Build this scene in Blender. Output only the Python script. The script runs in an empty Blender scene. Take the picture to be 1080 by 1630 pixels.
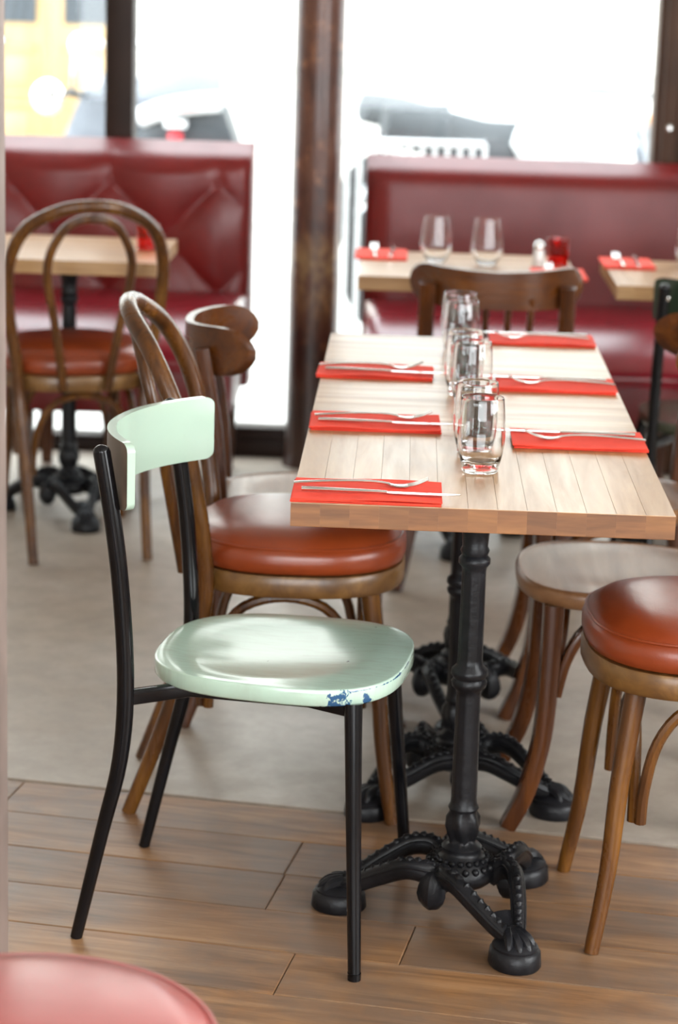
import bpy, bmesh, math, random
from mathutils import Vector, Matrix
R = random.Random(7)
PI = math.pi
SC = bpy.context.scene
COL = SC.collection

# ------------------------------------------------------------------ camera
def cam_setup():
    pitch, roll, yaw = .2353, .0307, .0267
    cy, sy = math.cos(yaw), math.sin(yaw)
    f = Vector((-sy*math.cos(pitch), cy*math.cos(pitch), -math.sin(pitch)))
    r = Vector((cy, sy, 0)); u = r.cross(f)
    c, s = math.cos(roll), math.sin(roll)
    r2 = c*r + s*u; u2 = -s*r + c*u
    cd = bpy.data.cameras.new('camera'); co = bpy.data.objects.new('camera', cd); COL.objects.link(co)
    M = Matrix((r2, u2, -f)).transposed().to_4x4()
    M.translation = Vector((-.1269, -3.3617, 1.5638))
    co.matrix_world = M
    cd.sensor_fit = 'VERTICAL'; cd.sensor_height = 23.6; cd.sensor_width = 15.64
    cd.lens = 3650/1630*23.6
    cd.clip_start = .05; cd.clip_end = 200
    cd.dof.use_dof = True; cd.dof.focus_distance = 3.48; cd.dof.aperture_fstop = 2.6
    SC.camera = co
cam_setup()

# ------------------------------------------------------------------ world, light, exposure
SKY = 8.5
w = bpy.data.worlds.new('overcast_sky'); SC.world = w; w.use_nodes = True
bg = w.node_tree.nodes['Background']; bg.inputs[0].default_value = (.90, .96, 1.0, 1); bg.inputs[1].default_value = SKY
SC.view_settings.view_transform = 'Standard'; SC.view_settings.look = 'None'
SC.view_settings.exposure = 0.0; SC.view_settings.gamma = 1.0
SC.view_settings.use_curve_mapping = False
SC.cycles.max_bounces = 10; SC.cycles.transmission_bounces = 12; SC.cycles.transparent_max_bounces = 16
SC.cycles.sample_clamp_indirect = 6.0

def area(name, loc, rot, sx, sy, power, col=(1, 1, 1), portal=False):
    l = bpy.data.lights.new(name, 'AREA'); l.shape = 'RECTANGLE'; l.size = sx; l.size_y = sy
    l.energy = power; l.color = col
    if portal: l.cycles.is_portal = True
    o = bpy.data.objects.new(name, l); COL.objects.link(o); o.location = loc; o.rotation_euler = rot
    return o
# daylight through the street front (portal only); added fill lamps at the unseen back and side openings
area('front_window_portal', (0, 4.02, 1.35), (-PI/2, 0, 0), 6.0, 2.6, 1, portal=True)
area('rear_opening_fill', (-.2, -5.42, 1.65), (PI/2, 0, 0), 4.6, 2.1, 50, (1, .97, .93))
area('side_opening_fill', (2.92, -1.6, 1.75), (0, PI/2, 0), 1.9, 3.2, 95, (1, .98, .95))

# ------------------------------------------------------------------ helpers
def tag(o, label=None, cat=None, group=None, kind=None):
    if label: o['label'] = label
    if cat: o['category'] = cat
    if group: o['group'] = group
    if kind: o['kind'] = kind
    return o
def empty(name, loc=(0, 0, 0), rz=0.0):
    o = bpy.data.objects.new(name, None); COL.objects.link(o); o.empty_display_size = .1
    o.location = loc; o.rotation_euler = (0, 0, rz); return o
class MB:
    def __init__(s): s.v = []; s.f = []; s.mi = []
    def add(s, V, F, mi=0):
        n = len(s.v); s.v += [tuple(p) for p in V]; s.f += [tuple(i+n for i in q) for q in F]; s.mi += [mi]*len(F); return s
    def obj(s, name, mat, parent=None, smooth=True, sharp=38, loc=None, rz=None):
        me = bpy.data.meshes.new(name); me.from_pydata(s.v, [], s.f)
        bm = bmesh.new(); bm.from_mesh(me); bmesh.ops.recalc_face_normals(bm, faces=bm.faces); bm.to_mesh(me); bm.free()
        mats = mat if isinstance(mat, (list, tuple)) else [mat]
        for m in mats: me.materials.append(m)
        if len(mats) > 1: me.polygons.foreach_set('material_index', s.mi)
        if smooth:
            me.polygons.foreach_set('use_smooth', [True]*len(me.polygons))
            me.set_sharp_from_angle(angle=math.radians(sharp))
        me.update()
        return link(name, me, parent, loc, rz)
def link(name, me, parent=None, loc=None, rz=None):
    o = bpy.data.objects.new(name, me); COL.objects.link(o)
    if parent: o.parent = parent
    if loc: o.location = loc
    if rz: o.rotation_euler = (0, 0, rz)
    return o
def copy_tree(o, parent=None):
    c = o.copy(); COL.objects.link(c)
    if parent: c.parent = parent
    for ch in list(o.children): copy_tree(ch, c)
    return c
def box(mb, lo, hi, bev=0.0, seg=2, mi=0, rot=None, ctr=None):
    bm = bmesh.new(); bmesh.ops.create_cube(bm, size=1)
    for v in bm.verts:
        v.co = Vector([lo[i] + (v.co[i]+.5)*(hi[i]-lo[i]) for i in range(3)])
    if bev > 0: bmesh.ops.bevel(bm, geom=list(bm.edges), offset=bev, segments=seg, profile=.5, affect='EDGES')
    if rot is not None:
        c = Vector(ctr) if ctr else Vector([(lo[i]+hi[i])/2 for i in range(3)])
        for v in bm.verts: v.co = rot @ (v.co-c) + c
    bm.verts.index_update()
    mb.add([v.co.copy() for v in bm.verts], [[v.index for v in f.verts] for f in bm.faces], mi); bm.free(); return mb
def spline(P, n=6, closed=False):
    P = [Vector(p) for p in P]; out = []; m = len(P)
    rng = range(m) if closed else range(m-1)
    for i in rng:
        if closed: a, b, c, d = P[(i-1) % m], P[i], P[(i+1) % m], P[(i+2) % m]
        else: a, b, c, d = P[max(i-1, 0)], P[i], P[i+1], P[min(i+2, m-1)]
        for k in range(n):
            t = k/n
            out.append(.5*((2*b) + (c-a)*t + (2*a-5*b+4*c-d)*t*t + (3*b-a-3*c+d)*t**3))
    if not closed: out.append(P[-1].copy())
    return out
def circ(n): return [(math.cos(2*PI*i/n), math.sin(2*PI*i/n)) for i in range(n)]
def rrect(a, b, r=.3, n=2):
    out = []
    for q, (sx, sy) in enumerate(((1, 1), (-1, 1), (-1, -1), (1, -1))):
        for k in range(n+1):
            t = (q + k/n)*PI/2
            out.append((sx*(a-r*min(a, b)) + r*min(a, b)*math.cos(t), sy*(b-r*min(a, b)) + r*min(a, b)*math.sin(t)))
    return out
def sweep(mb, path, rad=1.0, prof=None, up=None, closed=False, mi=0, cap=True):
    """prof: list of 2D points; rad: scalar / list of scalars / list of (sx,sy)"""
    path = [Vector(p) for p in path]; m = len(path)
    prof = prof or circ(10); k = len(prof)
    V = []; ref = None
    for i, p in enumerate(path):
        a = path[(i-1) % m] if (closed or i > 0) else p
        b = path[(i+1) % m] if (closed or i < m-1) else p
        t = (b-a).normalized()
        if up is not None:
            s = t.cross(Vector(up)).normalized()
        else:
            if ref is None:
                ref = Vector((0, 0, 1)) if abs(t.z) < .9 else Vector((1, 0, 0))
                s = t.cross(ref).normalized()
            else:
                s = (ref - t*ref.dot(t)).normalized()
            ref = s
        q = s.cross(t)
        r = rad[i] if isinstance(rad, (list, tuple)) else rad
        rx, ry = r if isinstance(r, (list, tuple)) else (r, r)
        for (x, y) in prof: V.append(p + s*x*rx + q*y*ry)
    F = []
    for i in range(m if closed else m-1):
        j = (i+1) % m
        for c in range(k): F.append((i*k+c, i*k+(c+1) % k, j*k+(c+1) % k, j*k+c))
    if cap and not closed:
        F.append(tuple(range(k))[::-1]); F.append(tuple((m-1)*k + c for c in range(k)))
    mb.add(V, F, mi); return mb
def lathe(mb, prof, n=24, ctr=(0, 0, 0), fn=None, mi=0, capb=True, capt=True, sx=1, sy=1):
    V = []; F = []; m = len(prof)
    for i, (r, z) in enumerate(prof):
        for k in range(n):
            t = 2*PI*k/n; rr = fn(r, z, t) if fn else r
            V.append((ctr[0]+rr*math.cos(t)*sx, ctr[1]+rr*math.sin(t)*sy, ctr[2]+z))
    for i in range(m-1):
        for k in range(n): F.append((i*n+k, i*n+(k+1) % n, (i+1)*n+(k+1) % n, (i+1)*n+k))
    if capb: F.append(tuple(range(n))[::-1])
    if capt: F.append(tuple((m-1)*n+k for k in range(n)))
    mb.add(V, F, mi); return mb
def pad(mb, outline, prof, zf=None, mi=0, ctr=(0, 0)):
    """stack of scaled copies of a closed 2D outline: prof = [(scale, z)]"""
    V = []; F = []; n = len(outline); m = len(prof)
    for (s, z) in prof:
        for (x, y) in outline:
            X = ctr[0]+(x-ctr[0])*s; Y = ctr[1]+(y-ctr[1])*s
            V.append((X, Y, z + (zf(X, Y, s, z) if zf else 0)))
    for i in range(m-1):
        for k in range(n): F.append((i*n+k, i*n+(k+1) % n, (i+1)*n+(k+1) % n, (i+1)*n+k))
    F.append(tuple(range(n))[::-1]); F.append(tuple((m-1)*n+k for k in range(n)))
    mb.add(V, F, mi); return mb
def ball(mb, c, r, n=10, m=7, sx=1, sy=1, sz=1, mi=0):
    prof = [(max(r*math.sin(PI*i/m), 1e-4), -r*math.cos(PI*i/m)*sz) for i in range(m+1)]
    return lathe(mb, prof, n, c, mi=mi, sx=sx, sy=sy)
def sel(a, b, e=3.0, n=40, f=None):
    out = []
    for i in range(n):
        t = 2*PI*i/n; c, s = math.cos(t), math.sin(t)
        x = a*math.copysign(abs(c)**(2/e), c); y = b*math.copysign(abs(s)**(2/e), s)
        out.append(f(x, y) if f else (x, y))
    return out

# ------------------------------------------------------------------ materials
class NT:
    def __init__(s, name):
        s.m = bpy.data.materials.new(name); s.m.use_nodes = True; s.t = s.m.node_tree; s.n = s.t.nodes
        s.b = s.n['Principled BSDF']; s.tc = s.n.new('ShaderNodeTexCoord')
    def l(s, a, b): s.t.links.new(a, b)
    def map(s, scale=(1, 1, 1), rot=(0, 0, 0), src='Object'):
        k = s.n.new('ShaderNodeMapping'); k.inputs['Scale'].default_value = scale; k.inputs['Rotation'].default_value = rot
        s.l(s.tc.outputs[src], k.inputs[0]); return k.outputs[0]
    def noise(s, vec, scale, detail=4, rough=.55, dist=0):
        k = s.n.new('ShaderNodeTexNoise'); k.inputs['Scale'].default_value = scale; k.inputs['Detail'].default_value = detail
        k.inputs['Roughness'].default_value = rough; k.inputs['Distortion'].default_value = dist
        s.l(vec, k.inputs['Vector']); return k.outputs['Fac']
    def ramp(s, fac, stops):
        k = s.n.new('ShaderNodeValToRGB'); e = k.color_ramp.elements
        while len(e) < len(stops): e.new(.5)
        for i, (p, c) in enumerate(stops):
            e[i].position = p; e[i].color = (c[0], c[1], c[2], 1) if isinstance(c, (tuple, list)) else (c, c, c, 1)
        s.l(fac, k.inputs[0]); return k.outputs[0]
    def mix(s, fac, a, b, mode='MIX'):
        k = s.n.new('ShaderNodeMix'); k.data_type = 'RGBA'; k.blend_type = mode
        for sock, v in ((k.inputs[0], fac), (k.inputs[6], a), (k.inputs[7], b)):
            if isinstance(v, (int, float)): sock.default_value = v
            elif isinstance(v, (tuple, list)): sock.default_value = (v[0], v[1], v[2], 1)
            else: s.l(v, sock)
        return k.outputs[2]
    def math(s, op, a, b=0.0, c=0.0):
        k = s.n.new('ShaderNodeMath'); k.operation = op
        for i, v in enumerate((a, b, c)):
            if isinstance(v, (int, float)): k.inputs[i].default_value = v
            else: s.l(v, k.inputs[i])
        return k.outputs[0]
    def color(s, c):
        i = s.b.inputs['Base Color']
        if isinstance(c, (tuple, list)): i.default_value = (c[0], c[1], c[2], 1)
        else: s.l(c, i)
    def rough(s, r):
        i = s.b.inputs['Roughness']
        if isinstance(r, (int, float)): i.default_value = r
        else: s.l(r, i)
    def bump(s, h, strength=.2, dist=.002):
        k = s.n.new('ShaderNodeBump'); k.inputs['Strength'].default_value = strength; k.inputs['Distance'].default_value = dist
        s.l(h, k.inputs['Height']); s.l(k.outputs[0], s.b.inputs['Normal'])
    def set(s, **k):
        for a, v in k.items(): s.b.inputs[a.replace('_', ' ')].default_value = v
    def rnd(s): return s.n.new('ShaderNodeObjectInfo').outputs['Random']
def plain(name, c, r=.5, metal=0.0, coat=0.0, var=.12, vs=8, bump=0.0, bs=60):
    k = NT(name); v = k.map()
    n = k.noise(v, vs, 3)
    k.color(k.ramp(n, [(.3, tuple(x*(1-var) for x in c)), (.7, tuple(min(x*(1+var), 1) for x in c))]))
    k.rough(r); k.set(Metallic=metal, Coat_Weight=coat)
    if bump: k.bump(k.noise(k.map(), bs, 4), bump)
    return k.m
def wood(name, dark, mid, light, axis='z', scale=1.0, r=.35, coat=.2, rnd=0.0, bump=.12, knots=False, wear=None):
    k = NT(name); st = {'x': (.09, 1, 1), 'y': (1, .09, 1), 'z': (1, 1, .09)}[axis]
    off = k.n.new('ShaderNodeVectorMath'); off.operation = 'ADD'
    k.l(k.map(st), off.inputs[0])
    if rnd:
        mm = k.n.new('ShaderNodeMath'); mm.operation = 'MULTIPLY'; mm.inputs[1].default_value = 37.0
        k.l(k.rnd(), mm.inputs[0]); k.l(mm.outputs[0], off.inputs[1])
    v = off.outputs[0]
    g = k.noise(v, 22*scale, 5, .6, .6); g2 = k.noise(v, 90*scale, 3, .6)
    c = k.ramp(g, [(.28, dark), (.5, mid), (.72, light)])
    c = k.mix(k.ramp(g2, [(.35, .25), (.6, 0.0)]), c, dark)
    if rnd:
        t = k.ramp(k.rnd(), [(0, 1-rnd), (1, 1+rnd*.35)])
        c = k.mix(1.0, c, t, 'MULTIPLY')
    if wear:
        wn = k.noise(k.map(), 7, 4, .6)
        c = k.mix(k.ramp(wn, [(.52, 0.0), (.68, .75)]), c, wear)
    k.color(c); k.rough(k.ramp(g, [(.3, r*1.2), (.7, r*.85)])); k.set(Coat_Weight=coat, Coat_Roughness=.2)
    k.bump(g2, bump, .0012); return k.m
M = {}
M['bent'] = wood('bentwood_varnish', (.024, .007, .002), (.095, .033, .006), (.185, .076, .013), 'z', 1.0, .27, .15)
M['bistro'] = wood('bistro_wood', (.018, .005, .0015), (.070, .019, .0035), (.130, .040, .008), 'z', 1.0, .28, .12)
M['bistro_crest'] = wood('bistro_crest_wood', (.040, .011, .003), (.095, .028, .006), (.15, .050, .010), 'x', 1.0, .28, .15)
M['bistro_seat'] = wood('bistro_seat_wood', (.14, .055, .022), (.26, .125, .055), (.34, .18, .085), 'x', .6, .33, .12)
M['bistro_seat'].node_tree.nodes['Principled BSDF'].inputs['Specular IOR Level'].default_value = .42
M['rim'] = wood('seat_rim_wood', (.07, .028, .007), (.155, .070, .017), (.25, .13, .040), 'x', .8, .36, .25)
M['top'] = wood('oiled_table_wood', (.29, .145, .055), (.41, .225, .095), (.50, .30, .145), 'y', .8, .33, .12, rnd=.12, bump=.08)
M['topx'] = wood('oiled_table_wood_cross', (.29, .145, .055), (.41, .225, .095), (.50, .30, .145), 'x', .8, .33, .12, rnd=.12, bump=.08)
M['edge'] = wood('table_edge_wood', (.10, .038, .012), (.22, .088, .028), (.30, .13, .042), 'x', 1.3, .4, .15, rnd=.22, bump=.1)
M['edge_light'] = wood('table_edge_light', (.26, .13, .045), (.40, .22, .085), (.50, .30, .13), 'x', 1.2, .4, .15, rnd=.15)
M['iron'] = plain('cast_iron', (.0075, .0075, .009), .36, .0, 0, .5, 14, .5, 90)
for _n in ('bent', 'bistro', 'bistro_crest'): M[_n].node_tree.nodes['Principled BSDF'].inputs['Specular IOR Level'].default_value = .38
M['iron'].node_tree.nodes['Principled BSDF'].inputs['Specular IOR Level'].default_value = .26
M['blackmetal'] = plain('black_enamel', (.004, .004, .005), .16, .0, 0, .3, 10)
M['blackmetal'].node_tree.nodes['Principled BSDF'].inputs['Specular IOR Level'].default_value = .32
M['steel'] = plain('steel', (.72, .70, .68), .18, 1.0, 0, .05, 10)
M['chrome'] = plain('chrome', (.8, .8, .8), .1, 1.0, 0, .02, 10)
M['napkin'] = plain('red_paper', (.80, .050, .022), .85, 0, 0, .06, 20, .15, 400)
M['frame'] = plain('dark_frame_paint', (.022, .010, .006), .5, 0, 0, .2, 6)
M['frame'].node_tree.nodes['Principled BSDF'].inputs['Specular IOR Level'].default_value = 0.2
M['frame_brown'] = plain('brown_frame_paint', (.060, .026, .012), .5, 0, 0, .2, 6)
M['frame_brown'].node_tree.nodes['Principled BSDF'].inputs['Specular IOR Level'].default_value = 0.25
M['plaster'] = plain('cream_plaster', (.44, .39, .33), .9, 0, 0, .04, 2)
M['ceil'] = plain('ceiling_paint', (.55, .52, .47), .9, 0, 0, .03, 2)
M['post'] = plain('worn_post_paint', (.20, .15, .13), .6, 0, 0, .35, 5)
def leather(name, c, c2, r=.34, bump=.25, coat=.15, scale=40):
    k = NT(name); v = k.map()
    n = k.noise(v, 5, 5, .6)
    k.color(k.ramp(n, [(.3, c2), (.65, c)]))
    vo = k.n.new('ShaderNodeTexVoronoi'); vo.inputs['Scale'].default_value = scale*5; vo.feature = 'DISTANCE_TO_EDGE'; k.l(v, vo.inputs['Vector'])
    wr = k.noise(k.map((1, 3, 1)), scale*.35, 5, .7, .5)
    h = k.math('ADD', k.math('MULTIPLY', vo.outputs['Distance'], .4), wr)
    k.bump(h, bump, .0016); k.rough(k.ramp(n, [(.3, r*1.15), (.7, r*.9)])); k.set(Coat_Weight=coat, Coat_Roughness=.25)
    return k.m
M['orange'] = leather('orange_leather', (.27, .045, .010), (.18, .028, .007), .30)
M['red'] = leather('oxblood_vinyl', (.175, .011, .010), (.12, .007, .007), .36, .12, .12, 14)
M['red'].node_tree.nodes['Principled BSDF'].inputs['Specular IOR Level'].default_value = 0.35
M['redseat'] = leather('crimson_vinyl', (.26, .012, .022), (.19, .008, .015), .22, .06, .5, 14)
M['stool_vinyl'] = leather('dusty_red_vinyl', (.40, .085, .078), (.34, .07, .062), .34, .1, .6, 14)
def mint(name, base, chip, chips):
    k = NT(name); v = k.map()
    n = k.noise(v, 5, 3); c = k.ramp(n, [(.3, tuple(x*.93 for x in base)), (.7, base)])
    if chips:
        sep = k.n.new('ShaderNodeSeparateXYZ'); k.l(k.tc.outputs['Object'], sep.inputs[0])
        # grey-brown wear streaks on the seat along the sitting direction
        st = k.noise(k.map((9, 1.6, 1)), 9, 5, .65, .4)
        topm = k.ramp(sep.outputs[2], [(.4300, 0.0), (.4310, 1.0), (.4700, 1.0), (.4710, 0.0)])
        wear = k.math('MULTIPLY', k.ramp(st, [(.45, 0.0), (.72, .28)]), topm)
        c = k.mix(wear, c, (.30, .29, .24))
        # chipped patches where the front rim was knocked
        def spot(p, rad):
            d = k.n.new('ShaderNodeVectorMath'); d.operation = 'DISTANCE'; d.inputs[1].default_value = p
            k.l(k.tc.outputs['Object'], d.inputs[0])
            return k.math('SUBTRACT', 1.0, k.math('DIVIDE', d.outputs['Value'], rad))
        s = None
        for p, rad in chips:
            q = spot(p, rad); s = q if s is None else k.math('MAXIMUM', s, q)
        nz = k.noise(v, 60, 6, .7)
        msk = k.math('ADD', k.math('MULTIPLY', s, .55), k.math('MULTIPLY', k.math('SUBTRACT', nz, .5), .9))
        c = k.mix(k.ramp(msk, [(.36, 0.0), (.40, 1.0)]), c, chip)
        rim = k.math('SUBTRACT', 1.0, k.math('DIVIDE', k.math('ABSOLUTE', k.math('SUBTRACT', sep.outputs[2], .4535)), .0038))
        rim = k.math('MULTIPLY', rim, k.ramp(sep.outputs[1], [(.10, 0.0), (.19, 1.0)]))
        rn = k.math('ADD', k.math('MULTIPLY', rim, .5), k.math('MULTIPLY', k.math('SUBTRACT', k.noise(v, 38, 5, .7), .5), 1.6))
        c = k.mix(k.ramp(rn, [(.40, 0.0), (.44, 1.0)]), c, chip)
        sc = k.noise(k.map((10, 34, 4)), 4, 3, .6, .3)
        c = k.mix(k.ramp(sc, [(.74, 0.0), (.77, .6)]), c, (.16, .20, .20))
    k.color(c); k.rough(.20); k.set(Coat_Weight=.5 if chips else .2, Coat_Roughness=.1)
    k.bump(k.noise(k.map((8, 1.5, 1)), 14, 4), .02 if chips else .0, .001)
    return k.m
M['mint_seat'] = mint('mint_enamel_seat', (.44, .585, .48), (.018, .075, .17), [((.190, .155, .434), .052), ((.165, .20, .434), .03)])
M['mint'] = mint('mint_enamel', (.42, .55, .45), (.02, .03, .03), [((.20, -.17, .80), .02)])
M['raw'] = plain('raw_backrest_wood', (.15, .11, .08), .5, 0, 0, .3, 12)
M['green_seat'] = mint('dark_green_enamel', (.022, .034, .020), (.01, .01, .01), [])
M['green_top'] = mint('olive_seat_enamel', (.06, .065, .04), (.01, .01, .01), [])
def glassmat(name, c=(1, 1, 1), r=0.0, ior=1.45):
    k = NT(name); k.color(c); k.rough(r); k.set(Transmission_Weight=1.0, IOR=ior); return k.m
M['glass'] = glassmat('clear_glass')
M['redglass'] = glassmat('red_glass', (.85, .03, .03))
def pane_mat():
    k = NT('window_glass'); k.n.remove(k.b)
    t = k.n.new('ShaderNodeBsdfTransparent'); t.inputs[0].default_value = (.96, .98, .98, 1)
    g = k.n.new('ShaderNodeBsdfGlossy'); g.inputs['Roughness'].default_value = .02
    lw = k.n.new('ShaderNodeLayerWeight'); fr = k.math('MULTIPLY_ADD', k.math('POWER', lw.outputs['Facing'], 5.0), .55, .025)
    lw.inputs[0].default_value = .5
    mx = k.n.new('ShaderNodeMixShader'); k.l(fr, mx.inputs[0]); k.l(t.outputs[0], mx.inputs[1]); k.l(g.outputs[0], mx.inputs[2])
    k.l(mx.outputs[0], k.n['Material Output'].inputs[0]); return k.m
M['pane'] = pane_mat()
def concrete():
    k = NT('worn_concrete'); v = k.map()
    a = k.noise(v, 1.6, 6, .65, .4); b = k.noise(v, 9, 6, .7); c = k.noise(k.map((1, 3, 1)), 30, 4, .7)
    col = k.ramp(a, [(.3, (.28, .215, .16)), (.5, (.38, .315, .25)), (.7, (.46, .40, .34))])
    col = k.mix(k.ramp(b, [(.4, .45), (.62, 0.0)]), col, (.25, .20, .155))
    col = k.mix(k.ramp(c, [(.62, 0.0), (.75, .35)]), col, (.33, .30, .27))
    k.color(col); k.rough(k.ramp(b, [(.3, .42), (.7, .28)])); k.bump(b, .10, .003); return k.m
M['concrete'] = concrete()
def plankmat():
    k = NT('floor_plank_wood')
    off = k.n.new('ShaderNodeVectorMath'); off.operation = 'ADD'
    k.l(k.map((.1, 1, 1)), off.inputs[0])
    mm = k.math('MULTIPLY', k.rnd(), 53.0); k.l(mm, off.inputs[1]); v = off.outputs[0]
    g = k.noise(v, 26, 6, .65, .8); s = k.noise(k.map(), 3.2, 5, .65)
    c = k.ramp(g, [(.28, (.12, .052, .020)), (.5, (.26, .130, .055)), (.72, (.39, .22, .108))])
    c = k.mix(1.0, c, k.ramp(k.rnd(), [(0, .72), (1, 1.18)]), 'MULTIPLY')
    c = k.mix(k.ramp(s, [(.40, .6), (.58, 0.0)]), c, (.12, .088, .068))
    c = k.mix(k.ramp(k.noise(k.map((3, 14, 1)), 6, 5, .7), [(.6, 0.0), (.76, .5)]), c, (.25, .19, .14))
    k.color(c); k.rough(k.ramp(s, [(.3, .36), (.7, .48)])); k.bump(g, .25, .0015); return k.m
M['plank'] = plankmat()
def columnmat():
    k = NT('flaking_iron_paint'); v = k.map((1, 1, .5))
    a = k.noise(v, 7, 6, .7, .3); b = k.noise(k.map((1, 1, .7)), 20, 6, .75)
    c = k.ramp(a, [(.36, (.035, .011, .007)), (.5, (.085, .028, .016)), (.66, (.13, .05, .028))])
    c = k.mix(k.ramp(b, [(.55, 0.0), (.66, .85)]), c, (.28, .115, .05))
    sep = k.n.new('ShaderNodeSeparateXYZ'); k.l(k.tc.outputs['Object'], sep.inputs[0])
    band = k.ramp(sep.outputs[2], [(.42, 0.0), (.66, 1.0), (.76, .0)])
    c = k.mix(k.math('MULTIPLY', band, k.ramp(b, [(.42, 0.0), (.56, .9)])), c, (.25, .15, .065))
    low = k.ramp(sep.outputs[2], [(.15, .75), (.55, 0.0)])
    c = k.mix(low, c, (.035, .016, .009))
    k.color(c); k.rough(.38); k.bump(b, .4, .003); k.set(Coat_Weight=.2); return k.m
M['column'] = columnmat()

# ------------------------------------------------------------------ the room
def struct(o, label=None): o['kind'] = 'structure'; return o
FR = 3.92     # plane of the street window
ANG = math.radians(-9.55); E_ = Vector((math.cos(ANG), math.sin(ANG), 0)); N_ = Vector((-math.sin(ANG), math.cos(ANG), 0))
P0 = Vector((-.882, .83, 0))
def bpt(e, n, z=0): q = P0 + E_*e + N_*n; return (q.x, q.y, z)
def build_floor():
    mb = MB(); box(mb, (-3, -5.5, -.14), (3, 4.05, -.03)); fl = struct(mb.obj('floor', M['concrete'], smooth=False))
    # concrete slab zone beyond the boards
    mb = MB()
    a = bpt(-2.6, .012); b = bpt(4.3, .012)
    yl = lambda x: a[1]+(b[1]-a[1])*(x-a[0])/(b[0]-a[0])
    # slabs with narrow joints
    poly = [(-3, yl(-3)), (3, yl(3)), (3, 4.03), (-3, 4.03)]
    V = [(x, y, -.03) for x, y in poly] + [(x, y, 0) for x, y in poly]
    mb.add(V, [(0, 3, 2, 1), (4, 5, 6, 7), (0, 1, 5, 4), (1, 2, 6, 5), (2, 3, 7, 6), (3, 0, 4, 7)])
    mb.obj('concrete_slab', M['concrete'], fl, smooth=False)
    # oak boards, one object each
    Wb = .1585; gap = .0014; count = 0
    firsts = {0: .05, 1: .638, 2: .641 - .0, 3: .9, 4: .729, 5: .2}
    for row in range(0, 34):
        n1 = -row*Wb; n0 = n1-Wb+gap
        e = -2.9 + R.uniform(-.4, 0); 
        joints = []
        if row in firsts:
            j = firsts[row]; joints = [j-R.uniform(1.5, 1.8), j, j+R.uniform(.9, 1.5)]
            joints = [j-3.4] + joints + [j+3.0]
        else:
            x = e
            while x < 4.6: joints.append(x); x += R.uniform(1.0, 1.7)
        joints = sorted(joints)
        for q in range(len(joints)-1):
            e0, e1 = joints[q]+gap/2, joints[q+1]-gap/2
            c = bpt((e0+e1)/2, (n0+n1)/2)
            if c[1] < -5.3: continue
            e0c, e1c = e0, e1
            pts = [bpt(x, y) for x, y in ((e0c, n0), (e1c, n0), (e1c, n1), (e0c, n1))]
            if max(p[0] for p in pts) < -2.9 or min(p[0] for p in pts) > 2.9 or min(p[1] for p in pts) < -5.4: continue
            if count >= 290: continue
            mb = MB(); hw, hl = (n1-n0)/2, (e1c-e0c)/2; zt = -R.uniform(0, .0009)
            b = .0018
            V = []
            for (dz, i) in ((-.03, 0), (zt-.0015, 0), (zt, b)):
                V += [(-hl+i, -hw+i, dz), (hl-i, -hw+i, dz), (hl-i, hw-i, dz), (-hl+i, hw-i, dz)]
            F = [(0, 3, 2, 1), (8, 9, 10, 11)]
            for L in (0, 4):
                for s in range(4): F.append((L+s, L+(s+1) % 4, L+4+(s+1) % 4, L+4+s))
            mb.add(V, F); o = mb.obj('plank', M['plank'], fl, smooth=False)
            o.location = c; o.rotation_euler = (0, 0, ANG); count += 1
build_floor()
def wallbox(name, lo, hi, m, parent=None):
    mb = MB(); box(mb, lo, hi); o = mb.obj(name, m, parent, smooth=False)
    if not parent: struct(o)
    return o
wallbox('ceiling', (-3.1, -5.6, 3.0), (3.1, 4.05, 3.1), M['ceil'])
wallbox('wall_left', (-3.1, -5.6, -.1), (-3.0, 4.05, 3.0), M['plaster'])
wr = wallbox('wall_right', (3.0, .1, -.1), (3.1, 4.05, 3.0), M['plaster'])
wallbox('pier', (3.0, -5.6, -.1), (3.1, -3.3, 3.0), M['plaster'], wr)
wallbox('apron', (3.0, -3.3, -.1), (3.1, .1, .75), M['plaster'], wr)
wallbox('lintel', (3.0, -3.3, 2.75), (3.1, .1, 3.0), M['plaster'], wr)
wb = wallbox('wall_back', (-3.1, -5.6, -.1), (-2.55, -5.5, 3.0), M['plaster'])
wallbox('pier', (2.15, -5.6, -.1), (3.1, -5.5, 3.0), M['plaster'], wb)
wallbox('apron', (-2.55, -5.6, -.1), (2.15, -5.5, .55), M['plaster'], wb)
wallbox('lintel', (-2.55, -5.6, 2.75), (2.15, -5.5, 3.0), M['plaster'], wb)
wallbox('wall_front', (-3.1, 3.9, 2.65), (3.1, 4.05, 3.0), M['plaster'])
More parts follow.
